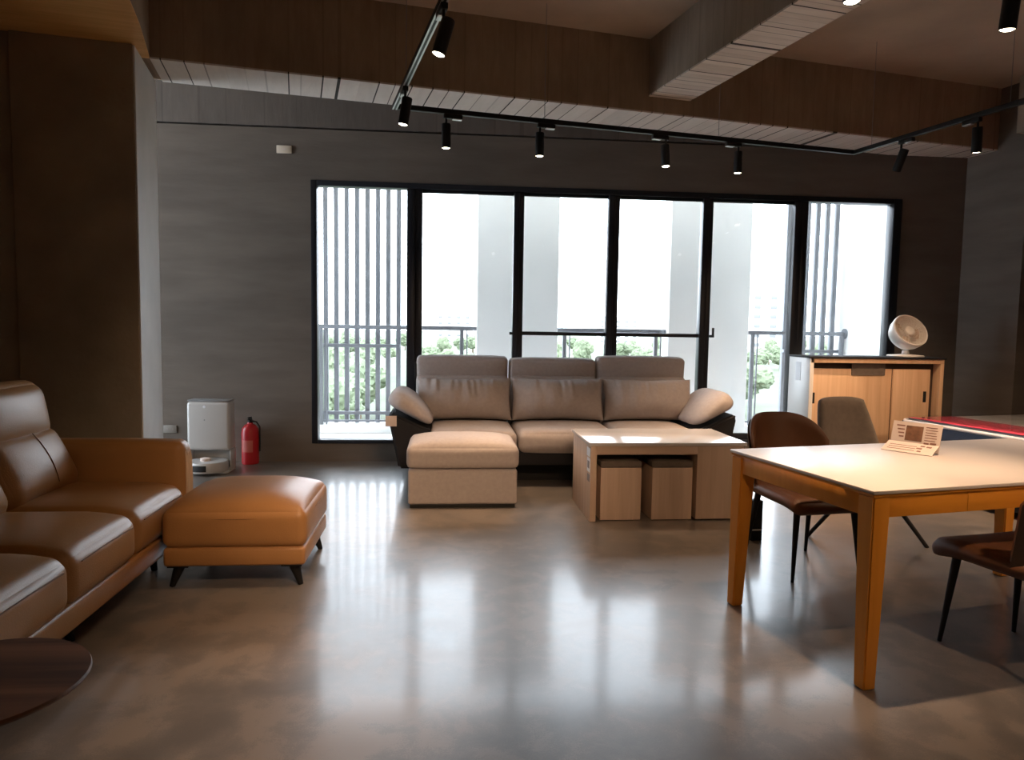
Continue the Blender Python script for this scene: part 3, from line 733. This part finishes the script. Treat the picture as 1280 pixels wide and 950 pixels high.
ap = bmesh.new(); box(ap, .086, jx - .001, .014, .034, .648, .728, .001); box(ap, jx + .001, TLn - .086, .014, .034, .648, .728, .001); obj('apron', ap, 'table_wood_h', dt)
ap = bmesh.new(); box(ap, .086, TLn - .086, TWd - .034, TWd - .014, .648, .728, .001); obj('apron', ap, 'table_wood_h', dt)
for x in (.014, TLn - .034):
    ap = bmesh.new(); box(ap, x, x + .02, .086, TWd - .086, .648, .728, .001); obj('apron', ap, 'table_wood', dt)

# folded card on the table
cd = thing('price_card', 'folded printed card standing on the dining table', 'sign', (2.245, 3.255, .7525), R(-58))
cd.scale = (1.38, 1.3, 1.25)
LEAN = Matrix.Translation((0, .0, .0)) @ Matrix.Rotation(R(-14), 4, 'X')
cb_ = bmesh.new(); box(cb_, -.082, .082, -.0012, .0012, .002, .112, mtx=LEAN); obj('panel', cb_, 'paper', cd, smooth=False)
fl_ = Matrix.Rotation(R(62), 4, 'X')
cb_ = bmesh.new(); box(cb_, -.084, .084, -.0012, .0012, -.065, .0, mtx=Matrix.Translation((0, -.002, .032)) @ Matrix.Rotation(R(-62), 4, 'X')); obj('flap', cb_, 'paper', cd, smooth=False)
pr = bmesh.new(); box(pr, -.035, .022, -.0022, -.0012, .04, .098, mtx=LEAN); obj('picture', pr, 'ink_photo', cd, smooth=False)
pr = bmesh.new(); rr_ = random.Random(4)
for k in range(4):
    z = .096 - .014 * k; box(pr, -.068 + .004 * k, -.040, -.0022, -.0012, z - .003, z + .002, mtx=LEAN)
for k in range(6):
    z = .098 - .010 * k; box(pr, .030, .070 - rr_.random() * .012, -.0022, -.0012, z - .0016, z + .0012, mtx=LEAN)
for (a, c, z) in ((.030, .046, .036), (.050, .070, .038), (.036, .066, .028)):
    box(pr, a, c, -.0022, -.0012, z - .0035, z + .003, mtx=LEAN)
obj('print', pr, 'ink', cd, smooth=False)
pr = bmesh.new(); FM = Matrix.Translation((0, -.002, .032)) @ Matrix.Rotation(R(-62), 4, 'X')
for k in range(3): box(pr, -.07, .02, -.0022, -.0012, -.022 - .013 * k - .001, -.022 - .013 * k + .001, mtx=FM)
for (a, c, z) in ((.030, .044, -.014), (.05, .066, -.016), (.022, .04, -.03), (.03, .042, -.048)): box(pr, a, c, -.0022, -.0012, z - .004, z + .003, mtx=FM)
obj('flap_print', pr, 'ink', cd, smooth=False)

# ------------------------------------------------------------------ dining chairs
def shell_chair(label, loc, rz):
    t = thing('dining_chair', label, 'chair', loc, rz, 'brown shell dining chairs')
    def seatfn(q, u, v, w_):
        fr = max(0, -v)                      # front edge rolls down, sides narrow to the back
        q.z -= .030 * fr ** 3
        q.x *= 1 - .10 * max(0, v)
        q.z -= .012 * (1 - u * u) * (1 - v * v) * (1 if w_ > 0 else 0)
        return q
    obj('seat', CU((0, -.03, .430), (.48, .52, .088), .042, (.02, .03, .0), n=8, fn=seatfn), 'chair_leather', t)
    def bk(u, v):
        ph = (u - .5) * 2                    # -1..1 round the sitter
        ang = ph * R(68); hgt = .41 * (1 - .36 * abs(ph) ** 3.6)
        z = .425 + v * hgt
        rx = .262 - .022 * (1 - v); ry = .25
        lean = .10 * v
        y = -.0 + ry * math.cos(ang) + lean * math.cos(ang * .9)
        x = rx * math.sin(ang) * (1 + .02 * v)
        return (x, y - .02, z)
    obj('backrest', shell(bk, 30, 14, .038), 'chair_leather', t, ang=70)
    def bk2(u, v):
        p = Vector(bk(u * .96 + .02, v * .94)); c = Vector((0, .02, p.z)); o_ = (p - c); o_.z = 0
        return p + o_.normalized() * .0235
    obj('back_cover', shell(bk2, 30, 12, .008), 'chair_dark', t, ang=70)
    for sx, y0, y1 in ((1, -.20, -.235), (-1, -.20, -.235), (1, .16, .235), (-1, .16, .235)):
        obj('leg', T([(sx * .17, y0, .41), (sx * .205, y1, .0)], [.019, .009], seg=12), 'black_metal', t)
    return t
c1 = shell_chair('brown leather shell chair on the far side of the dining table', (2.0, 3.83, 0), R(8))
dup(c1, (2.375, 2.65, 0), R(180 + 10), 'dark brown shell chair tucked under the near side of the dining table')

gc = thing('dining_chair', 'grey taupe upholstered chair on splayed black cross legs behind the table', 'chair', (2.65, 4.25, 0), R(14))
def gseat(q, u, v, w_): q.z -= .02 * max(0, -v) ** 3; q.z += .03 * abs(u) ** 3; return q
obj('seat', CU((0, -.02, .44), (.50, .48, .08), .038, (.01, .02, 0), n=8, fn=gseat), 'chair_grey', gc)
def gb_(u, v):
    ph = (u - .5) * 2
    w = .255 - .075 * v ** 1.6
    z = .43 + .46 * v - .02 * abs(ph) ** 4 * v
    return (w * ph, .205 + .10 * v - .085 * ph * ph * (1 - .45 * v), z)
obj('backrest', shell(gb_, 24, 14, .05), 'chair_grey', gc, ang=70)
obj('hub', LA([(.03, .355), (.06, .36), (.06, .385), (.10, .40), (.03, .402)], seg=20), 'black_metal', gc)
for a in (-37, 53, 143, 233):
    ca, sa = math.cos(R(a)), math.sin(R(a))
    obj('leg', T([(.03 * ca, .03 * sa, .37), (.10 * ca, .10 * sa, .33), (.345 * ca, .345 * sa, .0)], [.016, .016, .012], seg=10), 'black_metal', gc)

# ------------------------------------------------------------------ sideboard, fan
sb = thing('sideboard', 'oak sideboard with sliding doors and white side, under the windows right', 'sideboard', (3.90, 6.40, 0), R(0))
w2, y0, y1, hz = .635, -.19, .21, 1.085
obj('top_panel', B(-w2 - .015, w2 + .015, y0 - .012, y1, hz - .012, hz + .004, bev=.002), 'fabric_dark', sb)
tr_ = bmesh.new(); box(tr_, -w2, w2, y0, y0 + .10, hz - .052, hz - .012, .001); box(tr_, w2 - .035, w2, y0, y1, .06, hz - .052, .001); box(tr_, -w2 + .0, w2, y0, y1, .03, .07, .001)
obj('carcass', tr_, 'oak_front', sb)
obj('side_panel', B(-w2 - .006, -w2 + .03, y0, y1, .03, hz - .012, bev=.002), 'white_lam', sb)
obj('back_panel', B(-w2 + .03, w2 - .035, y1 - .02, y1, .07, hz - .012), 'oak_front', sb)
obj('track_channel', B(-w2 + .03, w2 - .035, y0 + .10, y0 + .12, .07, hz - .02), 'chair_dark', sb)
d1 = obj('sliding_door', B(-w2 + .032, .17, y0 + .055, y0 + .075, .075, hz - .105, bev=.001), 'oak_front', sb)
tag(obj('handle', B(-w2 + .05, -w2 + .078, y0 + .0535, y0 + .056, .66, .76, bev=.001), 'black_matte', d1), 'black recessed pull')
d2 = obj('sliding_door', B(.165, w2 - .115, y0 + .02, y0 + .04, .075, hz - .105, bev=.001), 'oak_front', sb)
tag(obj('handle', B(w2 - .175, w2 - .145, y0 + .0185, y0 + .021, .68, .78, bev=.001), 'black_matte', d2), 'black recessed pull')
obj('label', B(-w2 - .0085, -w2 - .0065, -.02, .07, .86, 1.03), 'paper_white', sb, smooth=False)
for x in (-.55, .55):
    for y in (-.14, .16): obj('leg', T([(x, y, 0), (x, y, .032)], [.018, .022], seg=12), 'black_metal', sb)
obj('valance', B(-.22, .10, y0 + .048, y0 + .0535, hz - .165, hz - .052), 'chair_grey', sb, smooth=False)

fan = thing('desk_fan', 'round white air circulator fan on top of the sideboard', 'fan', (4.28, 6.40, 1.0895), R(0))
obj('base', LA([(.04, 0), (.155, 0), (.16, .008), (.15, .016), (.05, .024), (.03, .026)], seg=40, c=(.0, 0, 0)), 'white_plastic_fan', fan)
obj('neck', T([(0, .0, .018), (0, .0, .06)], [.035, .028], seg=16), 'white_plastic_fan', fan)
FA = Matrix.Translation((.0, .0, .215)) @ Matrix.Rotation(R(6), 4, 'Z') @ Matrix.Rotation(R(58), 4, 'X')
obj('housing', LA([(.03, -.105), (.09, -.10), (.135, -.07), (.158, -.02), (.167, .035), (.169, .060), (.165, .068), (.153, .066), (.149, .03), (.140, -.02), (.115, -.06), (.07, -.085), (.03, -.088)], seg=48, mtx=FA), 'white_plastic_fan', fan)
gr = bmesh.new()
for r_ in (.05, .075, .10, .125, .148):
    tube(gr, [FA @ Vector((r_ * math.cos(2 * PI * k / 40), r_ * math.sin(2 * PI * k / 40), .058 - .012 * (r_ / .15))) for k in range(41)], .0014, seg=5, cap=False)
for k in range(24):
    a = 2 * PI * k / 24; tube(gr, [FA @ Vector((.045 * math.cos(a), .045 * math.sin(a), .056)), FA @ Vector((.156 * math.cos(a + .35), .156 * math.sin(a + .35), .045))], .0014, seg=5)
obj('grille', gr, 'white_plastic_fan', fan)
obj('hub', LA([(.012, .045), (.04, .046), (.045, .055), (.03, .066), (.005, .068)], seg=24, mtx=FA), 'white_plastic_fan', fan)
for k in range(3):
    a0 = k * 2 * PI / 3
    def bl(u, v, a0=a0):
        a = a0 + .95 * (u - .5) * (1 - .25 * v); r_ = .035 + .098 * v
        return FA @ Vector((r_ * math.cos(a), r_ * math.sin(a), .0 + .035 * (u - .5)))
    obj('blade', shell(bl, 10, 8, .004), 'fan_inner', fan, ang=60)

# ------------------------------------------------------------------ wrapped mattress on its base, right
bd = thing('bed', 'bed base with a navy mattress beside the dining table', 'bed', G(5.65, 4.0), TH)
# local: x = d - 5.65, y = n - 4.0
bx0, bx1, by0, by1 = -.78, .95, -1.3, .89
obj('base', B(bx0 + .02, bx1 - .02, by0 + .02, by1 - .02, .05, .262, bev=.015), 'fabric_dark', bd)
for x in (bx0 + .1, bx1 - .1):
    for y in (by0 + .1, by1 - .1): obj('foot', T([(x, y, 0), (x, y, .055)], [.022, .028], seg=12), 'black_metal', bd)
mt_ = thing('mattress', 'navy sided mattress with a red band under clear film', 'mattress', G(5.65, 4.0, .2625), TH)
def qfn(q, u, v, w_):
    q.z += .004 * noise.noise(Vector((u * 9, v * 9, 1))) * (1 if w_ > .5 else 0); q.z = max(q.z, -.165); return q
obj('body', CU(((bx0 + bx1) / 2, (by0 + by1) / 2, .165), (bx1 - bx0, by1 - by0, .33), .045, (.0, .0, .008), n=14, fn=qfn, low=False), ['navy'], mt_)
tp = bmesh.new(); box(tp, bx0 + .05, bx1 - .05, by0 + .05, by1 - .05, .325, .342, .008, 3); obj('top_panel', tp, 'mattress_grey', mt_)
rb = bmesh.new(); box(rb, bx0 + .045, bx0 + .50, by0 + .05, by1 - .055, .342, .346, .0015); tag(obj('band', rb, 'red_band', mt_), 'red band')
pp = bmesh.new()
for z, o_ in ((.318, .008), (.04, .003)):
    a_, b2, c_, d2_ = bx0 + .012, bx1 - .012, by0 + .012, by1 - .012
    tube(pp, [(a_ - o_, c_ + .05, z), (a_ - o_, d2_ - .05, z), (a_ + .05, d2_ + o_, z), (b2 - .05, d2_ + o_, z), (b2 + o_, d2_ - .05, z), (b2 + o_, c_ + .05, z)], .014, seg=8)
obj('piping', pp, 'pipe_white', mt_)
fm = bmesh.new(); nf = 24
fv = {}
for i in range(nf + 1):
    for j in range(nf + 1):
        x = bx0 + .04 + (bx1 - bx0 - .08) * i / nf; y = by0 + .04 + (by1 - by0 - .08) * j / nf
        fv[i, j] = fm.verts.new((x, y, .352 + .008 * abs(noise.noise(Vector((x * 5, y * 5, 2)))) + .006 * abs(noise.noise(Vector((x * 14, y * 14, 5))))))
for i in range(nf):
    for j in range(nf): fm.faces.new((fv[i, j], fv[i + 1, j], fv[i + 1, j + 1], fv[i, j + 1]))
obj('plastic_film', fm, 'film', mt_, ang=80)

# ------------------------------------------------------------------ small things by the back wall
dk = thing('robot_vacuum_station', 'white upright cleaning station for a robot vacuum against the back wall', 'docking station', (-2.055, 6.57, 0), R(-2))
b_ = bmesh.new(); box(b_, -.185, .185, -.08, .08, .19, .62, .03, 4); obj('tank_housing', b_, 'white_plastic', dk)
b_ = bmesh.new(); box(b_, -.185, -.176, -.06, .08, .02, .20, .004); box(b_, .176, .185, -.06, .08, .02, .20, .004); box(b_, -.176, .176, .065, .08, .02, .20); obj('bay', b_, 'white_plastic', dk)
b_ = bmesh.new(); box(b_, -.185, .185, -.16, .08, .0, .018, .007); obj('ramp', b_, 'white_plastic', dk)
obj('lid', B(-.18, .18, -.07, .075, .6205, .634, bev=.006), 'grey_plastic', dk)
b_ = bmesh.new(); lathe(b_, [(.004, 0), (.012, .001), (.012, .003), (.004, .004)], seg=16, mtx=Matrix.Translation((-.03, -.0805, .575)) @ Matrix.Rotation(PI / 2, 4, 'X')); obj('logo', b_, 'paper_white', dk)
b_ = bmesh.new(); lathe(b_, [(.002, 0), (.006, .001), (.006, .002), (.002, .003)], seg=12, mtx=Matrix.Translation((-.03, -.0805, .46)) @ Matrix.Rotation(PI / 2, 4, 'X')); obj('indicator', b_, 'grey_plastic', dk)
rv = thing('robot_vacuum', 'round grey and white robot vacuum parked in its white station', 'robot vacuum', (-2.055, 6.455, .0185), R(-2))
obj('body', LA([(.11, .0), (.164, .004), (.172, .02), (.172, .078), (.163, .092), (.03, .095)], seg=48), 'white_plastic', rv)
obj('turret', LA([(.02, .094), (.045, .094), (.045, .112), (.04, .116), (.01, .117)], seg=28, c=(-.01, -.02, 0)), 'paper', rv)
def bf(u, v):
    a = R(-150 + 75 * u); return (.1735 * math.cos(a), .1735 * math.sin(a), .022 + .052 * v)
obj('bumper', shell(bf, 16, 4, .004), 'black_matte', rv)

ex = thing('fire_extinguisher', 'small red fire extinguisher standing by the back wall', 'fire extinguisher', (-1.80, 6.87, 0))
obj('cylinder', LA([(.05, 0), (.074, .004), (.078, .015), (.078, .30), (.072, .335), (.05, .365), (.025, .378), (.022, .39)], seg=36), 'red', ex)
obj('valve', LA([(.012, .388), (.020, .389), (.020, .415), (.012, .418)], seg=16), 'black_metal', ex)
b_ = bmesh.new(); box(b_, -.012, .012, -.06, .035, .415, .423, .002); box(b_, -.010, .010, -.065, .02, .432, .440, .002); box(b_, -.01, .01, .015, .03, .42, .438, .001); obj('handle', b_, 'black_metal', ex)
obj('hose', T([(.02, 0, .40), (.06, -.01, .395), (.088, -.01, .35), (.09, -.01, .22), (.088, -.01, .12)], .008, seg=8), 'black_metal', ex)
b_ = bmesh.new(); 
def lb(u, v):
    a = R(-140 + 80 * u); return (.0788 * math.cos(a), .0788 * math.sin(a), .12 + .11 * v)
b_.free(); tag(obj('label', shell(lb, 10, 3, .001), mat('extinguisher_label', (.5, .12, .10), .5), ex), 'faded printed label')

sw = thing('wall_outlet', 'pale wall outlet low on the back wall left of the white station', 'outlet', (-2.55, WY, .31))
obj('plate', B(-.06, .06, -.012, 0, -.037, .037, bev=.004), 'outlet_grey', sw)
b_ = bmesh.new()
for x in (-.026, .026):
    box(b_, x - .006, x - .002, -.0128, -.011, -.008, .012); box(b_, x + .002, x + .006, -.0128, -.011, -.008, .012)
obj('socket', b_, 'ink_grey', sw)
sw = thing('wall_plate', 'cream blank plate high on the back wall left of the windows', 'wall plate', (-1.49, WY, 2.905))
obj('plate', B(-.068, .068, -.016, 0, -.035, .035, bev=.004), 'cream', sw)
b_ = bmesh.new(); box(b_, -.012, .012, -.0165, -.0155, -.008, .008); obj('marking', b_, 'paper', sw)

bxx = thing('carton', 'slim black upright carton with pale stripe seen behind the dining table leg', 'box', (1.955, 4.33, 0), R(4))
obj('body', B(-.036, .036, -.03, .03, 0, .255, bev=.003), 'black_matte', bxx)
obj('stripe', B(-.0365, .0365, -.0305, .0305, .065, .075), 'paper_white', bxx, smooth=False)

# ------------------------------------------------------------------ sky, light, camera
W = bpy.data.worlds.new('overcast'); S.world = W; W.use_nodes = True
bg = W.node_tree.nodes['Background']; bg.inputs['Color'].default_value = (.80, .90, 1.0, 1); bg.inputs['Strength'].default_value = 10.0
pl = bpy.data.lights.new('window_portal', 'AREA'); pl.shape = 'RECTANGLE'; pl.size = 5.8; pl.size_y = 2.5
pl.cycles.is_portal = True
po = bpy.data.objects.new('window_portal', pl); COL.objects.link(po); po.location = (1.64, WY + .25, 1.41); po.rotation_euler = (R(-90), 0, 0)

cam = bpy.data.cameras.new('camera'); co = bpy.data.objects.new('camera', cam); COL.objects.link(co)
cam.sensor_fit = 'HORIZONTAL'; cam.sensor_width = 36; cam.lens = 36 * 905 / 1280
cam.clip_end = 3000
tilt = math.atan(69 / 905)
co.matrix_world = Matrix.Translation((0, 0, 1.33)) @ Matrix.Rotation(-R(5.3), 4, 'Z') @ Matrix.Rotation(PI / 2 - tilt, 4, 'X') @ Matrix.Rotation(.0155, 4, 'Z')
S.camera = co
S.view_settings.view_transform = 'Standard'; S.view_settings.look = 'None'; S.view_settings.gamma = 1; S.view_settings.use_curve_mapping = False
S.view_settings.exposure = 0.0
S.cycles.max_bounces = 10; S.cycles.diffuse_bounces = 5; S.cycles.transparent_max_bounces = 12
S.cycles.sample_clamp_indirect = 6
S.cycles.use_denoising = True
